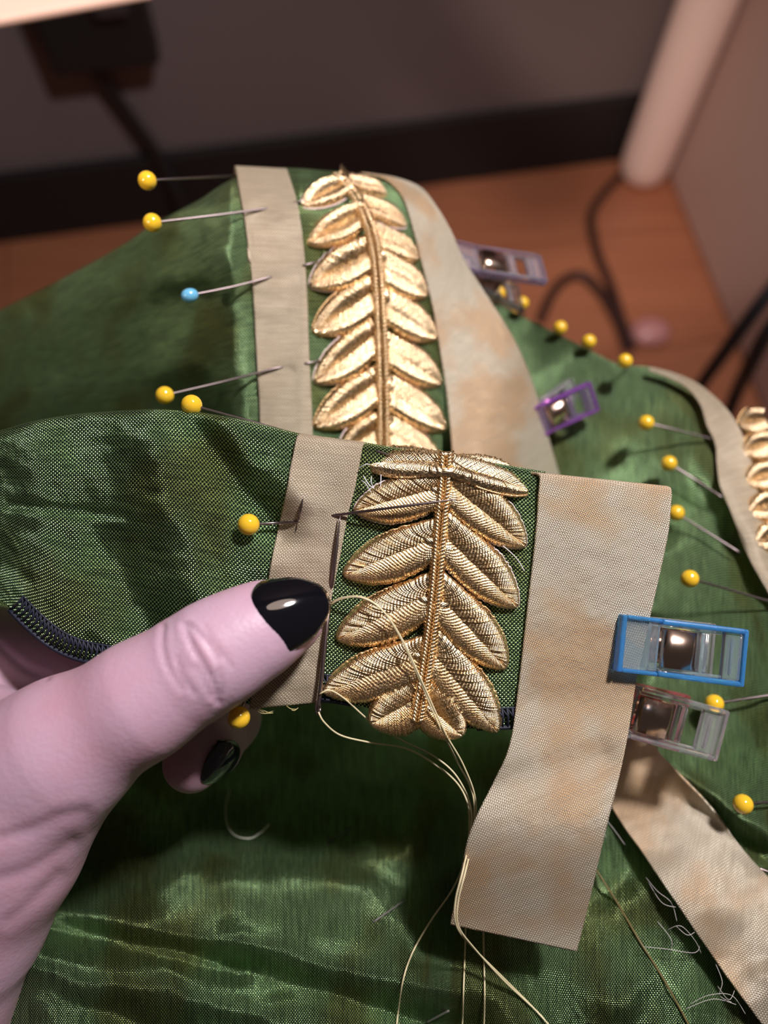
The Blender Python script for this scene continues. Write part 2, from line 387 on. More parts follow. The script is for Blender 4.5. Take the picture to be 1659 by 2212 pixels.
# lap panel
TOPL = [(-250, 1000), (900, 1000), (1000, 640), (1070, 648), (1130, 690), (1230, 740), (1330, 790), (1420, 802), (1500, 850), (1560, 920), (1620, 1010), (1680, 1130), (1760, 1300)]
xl = [-250, -100, 50, 200, 350, 500, 650, 800, 900, 960, 1000, 1040, 1070, 1130, 1180, 1230, 1280, 1330, 1380, 1420, 1460, 1500, 1530, 1560, 1590, 1620, 1650, 1680, 1720, 1760]
rows = []
for dy, e in ((120, 45), (40, 28), (8, 12), (0, 5), (10, 1)): rows.append([(x, lin(TOPL, x)+dy, e) for x in xl])
for k in range(1, 11):
    t = k/10; rows.append([(x, (lin(TOPL, x)+10)*(1-t)+2420*t, 0) for x in xl])
sheet('lap_panel', rows, dL, 230, 210, GREEN, gar, uvrot=True)

# overlocked navy edge loops along the raw edges (part of the garment)
NAVY = plain('navy_overlock_thread', (0.010, 0.012, 0.028), 0.6)
def overlock(path, dfun, inw, step, name='overlock_stitching'):
    P = poly(path, max(6, int(sum(math.dist(path[i], path[i+1]) for i in range(len(path)-1))/step)))
    zig, geos = [], []
    for i in range(len(P)):
        a = P[i]; t = P[min(i+1, len(P)-1)]-P[max(i-1, 0)]; t = t/np.linalg.norm(t); nrm = np.array([t[1], -t[0]])
        b = a + nrm*inw
        zig.append([(a[0], a[1], dfun(*a)-0.45), (a[0]+t[0]*step*.25+nrm[0]*inw*.55, a[1]+t[1]*step*.25+nrm[1]*inw*.55, dfun(*a)-0.7), (b[0], b[1], dfun(*b)-0.5)])
        geos.append(tube_geo([cp(*q) for q in zig[-1]], 0.00022, 5))
        if i: geos.append(tube_geo([cp(*zig[i-1][2]), cp(*zig[i][1]), cp(*zig[i][0])], 0.00016, 5))
    geos.append(tube_geo([cp(x, y, dfun(x, y)-0.3) for x, y in P], 0.00042, 6))
    geos.append(tube_geo([cp(q[2][0], q[2][1], q[2][2]) for q in zig], 0.0002, 5))
    return obj(name, *merge(geos), NAVY, gar)
overlock([(20, 1318), (60, 1358), (110, 1398), (170, 1425), (260, 1442)], dF, 42, 11)
overlock([(1030, 1574), (1080, 1572), (1130, 1570)], dF, 42, 10)
overlock([(690, 1512), (720, 1515), (760, 1522)], dF, 55, 10)
# raised seam on the lap with gold piping
obj('seam_piping', *tube_geo(curve3([(x, y, dL(x, y)-0.5) for x, y in [(1285, 1875), (1330, 1945), (1380, 2030), (1430, 2110), (1480, 2200), (1520, 2280)]], 40), 0.00022, 6), plain('gold_piping', (0.16, 0.12, 0.045), 0.5), gar)

# ------------------------------------------------------------------ ribbons and tapes
L = [(640, 938), (622, 1040), (605, 1120), (590, 1190), (578, 1260), (560, 1400), (538, 1532)]; Rr = [(783, 957), (770, 1040), (752, 1110), (735, 1200), (715, 1300), (700, 1400), (688, 1518)]
rows = strip_rows(L, Rr, 12)
pre = [[(x+8, y+dy, e) for x, y, _ in rows[0]] for dy, e in ((150, 22), (60, 17.5), (8, 8), (-2, 3.6))]
rows[0] = [(x, y+8, 0.8) for x, y, _ in rows[0]]
o = sheet('narrow_tape', pre+rows, dF, 24, 130, GREYBEIGE, thick=0.0005, push=0.65)
tag(o, 'narrow oatmeal silk tape under the thumb on the front strip', 'ribbon')
L = [(510, 360), (520, 430), (535, 520), (547, 640), (553, 760), (560, 880), (563, 1030)]; Rr = [(622, 366), (640, 430), (655, 520), (664, 640), (668, 760), (674, 880), (678, 1030)]
rows = strip_rows(L, Rr, 12)
pre = [[(x-3, y+dy, e) for x, y, _ in rows[0]] for dy, e in ((70, 32), (30, 22), (5, 10), (-2, 4))]
rows[0] = [(x, y+6, 1.0) for x, y, _ in rows[0]]
def dBt(x, y):
    return dB(x, y) + sum(ridge(x, y, x0-8, y0, x0+25, y0+6, 16, 0.4) for x0, y0 in ((570, 455), (578, 602), (598, 796))) + 0.25*math.sin(y*0.11)*math.exp(-((y-630)/40)**2)
o = sheet('narrow_tape', pre+rows, dBt, 24, 130, GREYBEIGE, thick=0.0005, push=0.7, uvo=(40, 0))
tag(o, 'narrow oatmeal silk tape on the rear strip with pins through it', 'ribbon')
# wide ribbon, front
L = [(1165, 1020), (1160, 1120), (1150, 1220), (1135, 1350), (1118, 1500), (1098, 1620), (1050, 1720), (1014, 1800), (992, 1900), (972, 1998)]
Rr = [(1450, 1050), (1447, 1130), (1430, 1220), (1405, 1330), (1378, 1450), (1358, 1580), (1335, 1690), (1305, 1810), (1275, 1940), (1246, 2056)]
def dR(x, y):
    d = dF(x, min(y, 1550))
    if y > 1480: d += -5.0*smooth01(1480, 1800, y) + 4.0*smooth01(1800, 2060, y)
    cx = (lin([(b, a) for a, b in L], y)+lin([(b, a) for a, b in Rr], y))/2
    d += 1.2*((x-cx)/140)**2*smooth01(1550, 1750, y) + ridge(x, y, 1060, 1700, 1300, 1640, 40, 1.0)
    d -= 1.0*((x-1165)/285)*(1-smooth01(1300, 1600, y))
    return d
rows = strip_rows(L, Rr, 22, 5)
pre = [[(x-20-dy*0.22, y+dy, e) for x, y, _ in rows[0]] for dy, e in ((190, 9), (60, 7), (6, 4.2), (-1, 2.0))]
rows[0] = [(x, y+6, 0.5) for x, y, _ in rows[0]]
o = sheet('wide_ribbon', pre+rows, dR, 40, 200, BEIGE, thick=0.0005, push=0.75, uvrot=False)
wr = tag(o, 'wide beige silk ribbon hanging down the front, blue clip on its edge', 'ribbon')
# wide ribbon, rear
L = [(780, 372), (845, 392), (880, 450), (910, 560), (935, 660), (952, 760), (966, 850), (976, 960), (984, 1080)]
Rr = [(800, 374), (900, 398), (962, 475), (1002, 560), (1060, 650), (1112, 735), (1152, 830), (1190, 960), (1225, 1080)]
rows = strip_rows(L, Rr, 16, 5)
o = sheet('wide_ribbon', rows, lambda x, y: dB(x, y) - 4*smooth01(600, 1000, y)*smooth01(950, 1150, x), 40, 120, BEIGE, thick=0.0005, push=0.9, uvo=(60, 30))
tag(o, 'wide beige silk ribbon curving over the rear strip beside the gold leaves', 'ribbon')
# loose ribbon end at lower right
L = [(1300, 1600), (1308, 1680), (1322, 1745), (1400, 1860), (1480, 1980), (1560, 2095), (1640, 2205), (1720, 2310)]
Rr = [(1385, 1560), (1420, 1620), (1465, 1670), (1540, 1752), (1610, 1840), (1680, 1915), (1760, 2000), (1840, 2090)]
rows = strip_rows(L, Rr, 14, 5)
o = sheet('wide_ribbon', rows, lambda x, y: dL(x, y)-3.0+2.0*noise.noise((x*0.006, y*0.006, 1)), 36, 120, BEIGE, thick=0.0005, push=0.6, uvo=(130, 80))
lr = tag(o, 'loose pale silk ribbon with a frayed edge lying at the lower right', 'ribbon')
# ribbon along the right hand hem
L = [(1400, 800), (1470, 828), (1510, 868), (1532, 935), (1552, 975), (1550, 1030), (1580, 1110), (1612, 1195), (1665, 1290), (1720, 1380)]
Rr = [(1405, 792), (1490, 818), (1560, 872), (1600, 930), (1622, 990), (1636, 1060), (1655, 1130), (1690, 1210), (1740, 1300), (1800, 1390)]
rows = strip_rows(L, Rr, 16, 5)
o = sheet('hem_ribbon', rows, lambda x, y: dL(x, y)-1.0+ridge(x, y, 1640, 880, 1700, 1200, 40, 5), 30, 110, GREYBEIGE, thick=0.0005, push=1.5)
tag(o, 'pale silk ribbon pinned along the far right hem', 'ribbon')

# frayed threads
PALE = plain('pale_fray_thread', (0.50, 0.46, 0.44), 0.6)
def fray(parent, lines, dfun, name='frayed_threads', r=0.00006, mat=PALE, up=1.2):
    g = []
    for ln_ in lines:
        pts = [(x, y, dfun(x, y)-up-0.8*math.sin(i*1.7)) for i, (x, y) in enumerate(ln_)]
        g.append(tube_geo(curve3(pts, 5*len(pts)), r, 4))
    o = obj(name, *merge(g), mat, parent); o['kind'] = 'stuff'; return o
ln_ = [[(1395, 1895), (1420, 1925), (1450, 1950), (1462, 1990)], [(1400, 1905), (1430, 1950), (1462, 1960)], [(1440, 2010), (1470, 2000), (1500, 2030), (1515, 2060)], [(1390, 2045), (1440, 2050), (1500, 2058), (1512, 2040)],
       [(1460, 2000), (1485, 2020), (1505, 2010)], [(1545, 2080), (1560, 2120), (1555, 2150), (1580, 2165)], [(1490, 2170), (1530, 2150), (1580, 2150), (1610, 2190)], [(1550, 2130), (1575, 2160), (1590, 2130)],
       [(1300, 1760), (1325, 1790), (1350, 1825)], [(1292, 1775), (1310, 1810)], [(1480, 2180), (1540, 2158), (1590, 2170)], [(1420, 1990), (1450, 2030), (1448, 2060)]]
fray(lr, ln_, lambda x, y: dL(x, y)-2)
rnd = random.Random(3); ln_ = []
for i in range(34):
    t = i/33; x = 972+t*272; y = 2000+t*57+2; a = rnd.uniform(-4, 4); l = rnd.uniform(3, 10)
    ln_.append([(x, y-4), (x+a*.5, y+l*.5), (x+a, y+l)])
for i in range(10): ln_.append([(972+rnd.uniform(-2, 8), 1990+rnd.uniform(-6, 8)), (966, 1998+rnd.uniform(-8, 6)), (960+rnd.uniform(-3, 3), 2000+rnd.uniform(-8, 6))])
fray(wr, ln_, lambda x, y: dR(x, y), up=0.2)

fray(bpy.data.objects['narrow_tape'], [[(556, 1531), (568, 1538), (580, 1539), (592, 1535)], [(552, 1532), (566, 1541), (590, 1540)], [(560, 1533), (572, 1536), (586, 1542)], [(618, 1524), (628, 1531), (640, 1532)], [(620, 1526), (634, 1535), (644, 1529)]], dF, up=0.4, r=0.00009, mat=plain('yellow_fray_thread', (0.45, 0.38, 0.16), 0.6))

# ------------------------------------------------------------------ gold embroidered leaf trims
def gold(name, base, dark, rough, warm, bs=0.35, bn=0.35):
    t = NT(name); uv = t.n('ShaderNodeUVMap').outputs[0]
    sx = t.n('ShaderNodeSeparateXYZ'); t.t.links.new(uv, sx.inputs[0])
    nz = t.noise(t.xyz(t.math('MULTIPLY', sx.outputs[0], 1.0), t.math('MULTIPLY', sx.outputs[1], 5.0)), 1.0, 3, 0.7)
    col = t.mix(t.rng(nz, 0.35, 0.65), base, warm)
    fl_ = t.noise(t.xyz(t.math('MULTIPLY', sx.outputs[0], 1.0), t.math('MULTIPLY', sx.outputs[1], 14.0), 3.0), 1.0, 1, 0.5)
    t.p(Base_Color=col, Metallic=1.0, Roughness=t.rng(fl_, 0.35, 0.65, rough-0.13, rough+0.15))
    tw = t.math('SINE', t.math('MULTIPLY', t.math('ADD', t.math('MULTIPLY', sx.outputs[1], 70.0), t.math('MULTIPLY', sx.outputs[0], 3.1)), 1.0))
    t.bump(t.math('ADD', t.math('MULTIPLY', tw, 0.4), t.math('MULTIPLY', nz, bn)), bs, 0.00012)
    return t.m
GOLD = gold('gold_metallic_thread', (0.92, 0.74, 0.46), (0.3, 0.18, 0.05), 0.30, (0.84, 0.57, 0.31))
GOLDR = gold('pale_gold_metallic_thread', (0.82, 0.67, 0.43), (0.3, 0.18, 0.05), 0.27, (0.72, 0.48, 0.27), 0.45, 0.8)
PINKEDGE = plain('pink_white_edge_thread', (0.78, 0.62, 0.60), 0.7)
def leaf(parent, base, tip, width, nrm, nth=34, hgt=0.95, droop=0.8, thr=0.19, mat=None, edge=True, seed=0, cut=1.0):
    """embroidered leaf: rows of raised metallic threads running out from the midrib; mm units"""
    rnd = random.Random(seed)
    X = (tip-base); Lm = X.length*1000; X = X.normalized(); n = (nrm - X*nrm.dot(X)).normalized(); Y = n.cross(X)
    Wd = width/2
    V_, UV_, Fc = [], [], []
    NS = 9; SUB = 4
    def half(sgn):
        K = nth*SUB; st = len(V_)
        jit = [rnd.uniform(-1, 1) for _ in range(nth+2)]
        asym = 1.08 if sgn > 0 else 0.95
        for i in range(K+1):
            tau = i/K*cut; th = i/SUB; fr = th-int(th); rid = abs(math.sin(math.pi*fr))**0.6
            j = jit[min(int(th), nth)]
            mx = Lm*0.90*tau**1.05
            ex = Lm*(-0.10 + 1.10*(tau**0.62))
            wv = (0.74+0.26*math.sin(math.pi*min(1, 0.05+tau*0.95)))*(max(0.0, 1-tau**2.7))**0.60
            ey = Wd*asym*wv*(1+0.03*j)
            for q in range(NS):
                s = q/(NS-1)
                x = mx*(1-s)+ex*s + Lm*0.05*math.sin(math.pi*s)*(1-tau)
                y = ey*(s**0.95)
                prof = (0.05+1.15*math.sin(math.pi*(0.05+0.72*s))**0.9)*(1-0.0*s)
                if s > 0.85: prof *= (1-(s-0.85)/0.15*0.75)
                z = hgt*prof*(0.45+0.55*math.sin(math.pi*min(1, 0.12+0.8*tau)))*min(1, 0.25+ey/Wd)
                z += thr*rid*(1+0.4*j) + 0.07*j
                z -= droop*(x/Lm)**2
                V_.append(base + X*(x*0.001) + Y*(sgn*y*0.001) + n*(z*0.001)); UV_.append((th, s))
        for i in range(K):
            for q in range(NS-1):
                a = st+i*NS+q; f = (a, a+NS, a+NS+1, a+1)
                Fc.append(f if sgn > 0 else f[::-1])
        # skirt so the leaf has a thick padded edge
        e0 = len(V_)
        for i in range(K+1):
            V_.append(V_[st+i*NS+NS-1] - n*(0.0007)); UV_.append((i/SUB, 1.1))
        for i in range(K):
            a = st+i*NS+NS-1; b = a+NS; f = (a, b, e0+i+1, e0+i); Fc.append(f if sgn > 0 else f[::-1])
        return [V_[e0+i] for i in range(0, K+1, 2)]
    eA = half(1); eB = half(-1)
    lf = obj('leaf', V_, Fc, mat or GOLD, parent, uv=UV_)
    if edge:
        g = [tube_geo([p + n*0.00008 for p in eA[16:]], 0.00022, 5), tube_geo([p + n*0.00008 for p in eB[16:]], 0.00022, 5)]
        obj('edge_binding', *merge(g), PINKEDGE if edge == 2 else GOLDED, lf)
    return lf
GOLDED = plain('gold_edge_thread', (0.66, 0.42, 0.20), 0.42, 0.7)
def stem(parent, pts, wid, n, dfun, lift):
    """central rib: a column of short overlapping satin stitches"""
    P = poly(pts, n); g = []; U = []
    for i in range(n):
        t = P[min(i+1, n-1)]-P[max(i-1, 0)]; t = t/np.linalg.norm(t); nn = np.array([-t[1], t[0]])
        for sgn in (-1, 1):
            a = P[i]; b = P[i] + nn*sgn*wid - t*wid*0.9; m = (a+b)/2
            g.append(tube_geo([cp(a[0], a[1], dfun(*a)-lift+0.3), cp(m[0], m[1], dfun(*m)-lift-0.35), cp(b[0], b[1], dfun(*b)-lift+0.5)], 0.00030, 6))
    v, f = merge(g)
    return obj('stem', v, f, GOLD, parent, uv=[(i//18, (i % 18)/18) for i in range(len(v))])
def surf_n(dfun, x, y, e=12):
    px = cp(x+e, y, dfun(x+e, y))-cp(x-e, y, dfun(x-e, y)); py = cp(x, y+e, dfun(x, y+e))-cp(x, y-e, dfun(x, y-e))
    n = px.cross(-py).normalized()
    return n if n.dot(TOCAM) > 0 else -n
tf = empty('leaf_trim', cp(930, 1560, 134), 'gold embroidered leaf trim on the front strip, in sharp focus', 'trim')
def place(parent, dfun, bx, by, tx, ty, width, lift, tl, nth, seed, edge=1, cut=1.0, bd=0, td=0, tilt=0.0, mat=None):
    b = cp(bx, by, dfun(bx, by)-lift+bd); t = cp(tx, ty, dfun(tx, ty)-tl+td)
    n = surf_n(dfun, (bx+tx)/2, (by+ty)/2)
    n = (n + IUP*tilt).normalized()
    return leaf(parent, b, t, width, n, nth=nth, seed=seed, edge=edge, cut=cut, mat=mat, hgt=1.2 if mat else 0.95)
# order: from the bottom of the strip upwards so upper leaves overlap their lower neighbours
FL_ = [(908, 1500, 800, 1566, 9.6, 1), (925, 1410, 697, 1497, 9.2, 1), (936, 1275, 727, 1382, 9.2, 1), (950, 1155, 742, 1243, 9.0, 1), (957, 1050, 765, 1102, 8.4, 2)]
FR_ = [(912, 1505, 1000, 1592, 9.2, 1), (935, 1400, 1077, 1583, 9.0, 1), (948, 1280, 1095, 1445, 9.0, 1), (958, 1150, 1120, 1312, 9.0, 2), (968, 1040, 1138, 1180, 8.8, 2)]
for i, (bx, by, tx, ty, wd_, ed_) in enumerate(FL_): place(tf, dF, bx+4, by, tx, ty, wd_*1.0, 1.0+0.12*i, 1.5, 54, 10+i, ed_)
for i, (bx, by, tx, ty, wd_, ed_) in enumerate(FR_): place(tf, dF, bx-10, by-4, tx, ty, wd_*1.0, 1.0+0.12*i, 1.5, 54, 30+i, ed_)
# leaves rolling over the fold at the top
place(tf, dF, 962, 1002, 792, 996, 7.0, 1.5, 1.4, 34, 51, 1, bd=0.5, td=2.0, tilt=1.1)
place(tf, dF, 970, 1004, 1145, 1056, 7.0, 1.5, 1.4, 34, 52, 1, bd=0.5, td=1.0, tilt=1.1)
place(tf, dF, 960, 996, 800, 972, 6.0, 1.5, 0, 30, 53, 1, bd=8.0, td=9, tilt=1.5)
place(tf, dF, 965, 1000, 1120, 1010, 6.0, 1.5, 0, 30, 54, 1, bd=8.0, td=8, tilt=1.5)
stem(tf, [(963, 988), (960, 1040), (952, 1130), (945, 1220), (938, 1300), (926, 1400), (912, 1490), (900, 1562)], 15, 76, dF, 2.35)
tb = empty('leaf_trim', cp(825, 960, 176), 'gold embroidered leaf trim on the rear strip, slightly out of focus', 'trim')
BL_ = [(828, 1030, 700, 1090), (828, 915, 735, 985), (827, 815, 682, 920), (823, 712, 682, 822), (818, 622, 680, 715), (810, 535, 672, 614), (790, 455, 670, 520), (752, 392, 655, 438)]
BR_ = [(830, 1030, 960, 1110), (829, 925, 958, 1010), (828, 838, 968, 926), (825, 748, 958, 828), (822, 655, 948, 730), (815, 572, 928, 636), (802, 505, 910, 556), (780, 440, 882, 482), (752, 392, 838, 412)]
for i, (bx, by, tx, ty) in enumerate(BL_): place(tb, dB, bx, by, tx, ty, 9.6 if i < 6 else 8.0, 1.0+0.1*i, 1.5, 36, 70+i, 2 if i % 2 else 1, mat=GOLDR)
for i, (bx, by, tx, ty) in enumerate(BR_): place(tb, dB, bx, by, tx, ty, 9.2 if i < 6 else 7.4, 1.0+0.1*i, 1.5, 36, 90+i, 2 if i % 2 else 1, mat=GOLDR)
stem(tb, [(735, 376), (765, 415), (793, 470), (812, 545), (820, 640), (826, 760), (829, 880), (829, 1040)], 14, 80, dB, 3.5)
tr = empty('leaf_trim', cp(1650, 1100, 186), 'blurred gold leaf trim at the far right edge beyond the hem ribbon', 'trim')
dH = lambda x, y: dL(x, y)+ridge(x, y, 1640, 880, 1700, 1200, 40, 5)
for i, (bx, by, tx, ty) in enumerate([(1690, 1150, 1636, 1172), (1682, 1085, 1622, 1105), (1672, 1020, 1614, 1040), (1662, 955, 1608, 975), (1650, 905, 1600, 915)]):
    place(tr, dH, bx, by, tx, ty, 8.0, 3.0, 3.0, 24, 120+i, 1, mat=GOLDR)
# white stray threads of the front trim
fray(tf, [[(822, 1062), (800, 1050), (785, 1028)], [(815, 1070), (802, 1042), (803, 1030)], [(818, 1066), (822, 1050), (823, 1025)], [(808, 1075), (790, 1045), (780, 1038)],
          [(1085, 1178), (1105, 1195), (1120, 1212), (1133, 1234)], [(775, 1012), (790, 1003), (800, 1004)]], lambda x, y: dF(x, y), name='stray_threads', up=1.4, r=0.00008, mat=plain('white_stray_thread', (0.85, 0.82, 0.85), 0.6))

# ------------------------------------------------------------------ pins
YEL = plain('yellow_glass_head', (0.86, 0.52, 0.03), 0.12, 0.0, Coat_Weight=0.6)
BLU = plain('pale_blue_head', (0.16, 0.48, 0.74), 0.15, 0.0, Coat_Weight=0.6)
STEEL = plain('pin_steel', (0.27, 0.215, 0.21), 0.38, 1.0)
def sphere_mesh(name, r, mat, sx=1.0):
    V_, F_ = [], []; n, m = 20, 12
    for i in range(m+1):
        a = math.pi*i/m
        for k in range(n): V_.append((r*math.sin(a)*math.cos(k*math.tau/n), r*math.sin(a)*math.sin(k*math.tau/n), r*sx*math.cos(a)))
    for i in range(m):
        for k in range(n): F_.append((i*n+k, (i+1)*n+k, (i+1)*n+(k+1) % n, i*n+(k+1) % n))
    me = bpy.data.meshes.new(name); me.from_pydata(V_, [], F_); me.polygons.foreach_set('use_smooth', [True]*len(F_)); me.materials.append(mat); return me
HEAD_Y = sphere_mesh('pin_head', 0.00195, YEL); HEAD_B = sphere_mesh('pin_head', 0.00150, BLU, 1.25)
def pin(pts, label, head=HEAD_Y, group='ball-headed dressmaking pins', r=0.00027):
    h = cp(*pts[0])
    e = empty('dressmaking_pin', h, label, 'pin', group)
    hd = bpy.data.objects.new('head', head); C.objects.link(hd); hd.parent = e
    if len(pts) > 1:
        P = [cp(*p) for p in pts]
        hd.rotation_euler = (P[1]-P[0]).to_track_quat('Z', 'Y').to_euler()
        PP = resample_cr([tuple(q) for q in P], 8*len(P))
        obj('shaft', *tube_geo(PP, r, 8, lambda t: 1.0 if t < 0.9 else max(0.15, (1-t)/0.1)), STEEL, e)
    return e
f = dF; b = dB; l = dL
pin([(318, 390, 160), (400, 385, 167), (505, 380, 184), (560, 378, 190)], 'topmost yellow pin, its shaft running into the top of the rear tape')
pin([(329, 481, 160), (450, 467, 164.5), (566, 452, b(566, 452)-0.8), (605, 445, b(605, 445)+1.0), (640, 437, b(640, 437)-0.6), (668, 433, b(668, 433)-1.2)], 'yellow pin through the rear tape, second from the top')
pin([(410, 638, 161), (500, 620, 164.5), (574, 601, b(574, 601)-0.8), (615, 588, b(615, 588)+1.0), (658, 573, b(658, 573)-0.8), (690, 565, b(690, 565)-1.0)], 'pin with the pale blue head, in the rear tape', HEAD_B, r=0.00026)
pin([(356, 854, 160), (480, 825, 164), (594, 796, b(594, 796)-0.8), (630, 790, b(630, 790)+1.0), (662, 785, b(662, 785)-0.8), (700, 777, b(700, 777)-1.0)], 'yellow pin lowest in the rear tape, left of the one on the fold')
pin([(414, 875, 139.5), (530, 907, 138.3), (640, 938, 138.5), (710, 955, 141), (783, 968, 137), (850, 985, 135)], 'yellow pin lying along the top fold of the front strip')
pin([(537, 1133, f(537, 1133)-3.2), (590, 1130, f(590, 1130)-1.6), (640, 1127, f(640, 1127)-0.6), (690, 1118, f(690, 1118)+0.6), (738, 1111, f(738, 1111)-1.2), (860, 1095, f(860, 1095)-4.2), (1005, 1076, f(1005, 1076)-4.4)], 'yellow pin above the thumb nail, crossing the gold leaves')
pin([(516, 1550, 129), (532, 1505, 133.5), (600, 1320, 137), (641, 1141, f(641, 1141)-0.4), (647, 1110, f(647, 1110)-1.3), (655, 1075, f(655, 1075)-0.9)], 'yellow pin below the thumb, between thumb and fingertip')
pin([(1350, 780, 197), (1352, 800, 206)], 'yellow pin at the crest of the right hem, nearest the pale ribbon end')
pin([(1272, 738, 207), (1276, 762, 216)], 'blurred yellow pin on the far hem, just left of the crest pin')
pin([(1210, 708, 214), (1214, 735, 222)], 'blurred yellow pin on the far hem, midway between lilac clip and crest pin')
pin([(1128, 655, 222), (1134, 690, 232)], 'blurred yellow pin just below the lilac clip tail')
pin([(1078, 634, 226), (1086, 672, 236)], 'blurred yellow pin half hidden under the lilac clip')
pin([(1396, 913, l(1396, 913)-8.5), (1450, 926, l(1450, 926)-5.5), (1525, 945, l(1525, 945)-1.8), (1560, 955, l(1560, 955)-1.0)], 'yellow pin uppermost of those pinning the hem ribbon flat')
pin([(1445, 1001, l(1445, 1001)-6), (1500, 1035, l(1500, 1035)-4), (1562, 1076, l(1562, 1076)-2)], 'yellow pin second down beside the hem ribbon')
pin([(1461, 1108, l(1461, 1108)-6), (1520, 1145, l(1520, 1145)-4), (1600, 1195, l(1600, 1195)-2.5)], 'yellow pin half hidden by the top corner of the wide front ribbon')
pin([(1490, 1250, l(1490, 1250)-13), (1570, 1272, l(1570, 1272)-9), (1665, 1300, l(1665, 1300)-3), (1720, 1315, l(1720, 1315)-1)], 'yellow pin above the blue clip with a shaft running off right')
pin([(1543, 1520, l(1543, 1520)-4.5), (1620, 1508, l(1620, 1508)-3), (1700, 1496, l(1700, 1496)-1)], 'yellow pin below the tail of the blue clip')
pin([(1605, 1737, l(1605, 1737)-4.5), (1660, 1733, l(1660, 1733)-3.0), (1730, 1730, l(1730, 1730)-1)], 'lowest yellow pin at the right edge above the loose ribbon')
# headless pin shaft at right edge
tag(obj('pin_shaft', *tube_geo(curve3([(1612, 1866, 153), (1640, 1876, 152), (1700, 1898, 151)], 8), 0.0003, 6), STEEL), 'bare steel pin shaft at the right edge by the loose ribbon', 'pin')

# ------------------------------------------------------------------ needle and thread
P = [(735, 1114, f(735, 1114)-1.6), (727, 1180, f(727, 1180)-1.7), (719, 1246, f(719, 1246)-1.2), (713, 1290, f(713, 1290)+0.2), (707, 1345, f(707, 1345)-1.3), (698, 1430, f(698, 1430)-2.2), (687, 1535, f(687, 1535)-2.6)]
nd = empty('sewing_needle', cp(*P[-1]), 'steel sewing needle upright along the edge of the front tape', 'needle')
obj('shaft', *tube_geo(curve3(P, 30), 0.00036, 8, lambda t: min(1, 0.25+t*4)), STEEL, nd)
ez = []
for k in range(13):
    g = k*math.tau/12; ez.append((687+4.5*math.cos(g), 1530+14*math.sin(g), f(687, 1530)-2.6))
obj('eye', *tube_geo([cp(*q) for q in ez], 0.00022, 6), STEEL, nd)
THR = NT('pale_gold_thread'); _g = THR.n('ShaderNodeTexCoord').outputs['Object']
THR.p(Base_Color=THR.mix(THR.noise(_g, 900, 2), (0.60, 0.50, 0.28), (0.74, 0.66, 0.42)), Roughness=0.5); THR = THR.m
th = empty('sewing_thread', cp(1000, 1800, 150), 'pale gold sewing thread trailing from the needle down past the ribbon', 'thread')
S1 = [(688, 1538, 132), (700, 1560, 132), (735, 1588, 134), (800, 1604, 137), (880, 1618, 140), (945, 1655, 141), (990, 1695, 141), (1012, 1745, 140), (1012, 1810, 138), (1000, 1870, 138), (975, 1925, 140), (930, 1990, 142), (890, 2060, 144), (868, 2130, 145), (855, 2230, 144)]
S2 = [(690, 1500, 132), (712, 1491, 132), (745, 1510, 133), (800, 1558, 136), (870, 1600, 139), (935, 1632, 140), (985, 1675, 139.5), (1016, 1740, 139), (1016, 1800, 136), (1000, 1880, 128), (984, 1945, 127), (986, 2000, 128), (1020, 2045, 134), (1085, 2110, 140), (1150, 2175, 143), (1200, 2230, 143)]
S3 = [(712, 1308, 134), (738, 1294, 132.5), (780, 1291, 131), (822, 1315, 130.5), (862, 1372, 130.5), (905, 1465, 131), (945, 1560, 132.5), (985, 1640, 136), (1022, 1720, 138), (1020, 1810, 136), (1006, 1880, 128.5), (990, 1945, 127.5), (990, 2000, 128.5), (1026, 2050, 134), (1090, 2120, 140), (1165, 2190, 143), (1195, 2230, 143)]
S4 = [(715, 1302, 134), (740, 1291, 132.4), (783, 1290, 131), (826, 1318, 130.5), (868, 1380, 130.5), (915, 1480, 131), (960, 1580, 133), (1002, 1655, 136), (1028, 1735, 138.5), (1020, 1840, 142), (1008, 1950, 143), (1005, 2040, 143), (1002, 2120, 143), (998, 2230, 143)]
S5 = [(1044, 1990, 144), (1045, 2060, 143.5), (1047, 2140, 143), (1045, 2230, 143)]
for s_ in (S1, S2, S3, S4, S5): obj('strand', *tube_geo([cp(x, y, min(d, dL(x, y)-0.7)) for x, y, d in poly(s_, 130)], 0.00017, 6), THR, th)
DKS = plain('dark_basting_thread', (0.12, 0.12, 0.10), 0.5)
DK = plain('grey_basting_thread', (0.50, 0.50, 0.42), 0.5)
tag(obj('basting_thread', *tube_geo(curve3([(x, y, dL(x, y)-1.2) for x, y in [(497, 1706), (488, 1740), (490, 1780), (508, 1805), (540, 1811), (565, 1797), (582, 1780)]], 40), 0.00020, 5), DK), 'loose grey thread loop in the shadow below the fingertip', 'thread')
for (x0, y0, x1, y1), lb in (((708, 1818, 757, 1790), 'short grey basting stitch in the shaded lap fabric, uppermost'), ((806, 1992, 872, 1946), 'short grey basting stitch left of the wide ribbon end'), ((920, 2210, 970, 2183), 'short grey basting stitch at the bottom edge between hanging strands')):
    tag(obj('basting_stitch', *tube_geo(curve3([(x0, y0, dL(x0, y0)-0.2), ((x0+x1)/2, (y0+y1)/2, dL((x0+x1)/2, (y0+y1)/2)-0.9), (x1, y1, dL(x1, y1)-0.2)], 10), 0.00022, 5), DKS), lb, 'stitch', 'basting stitches in the lap fabric')

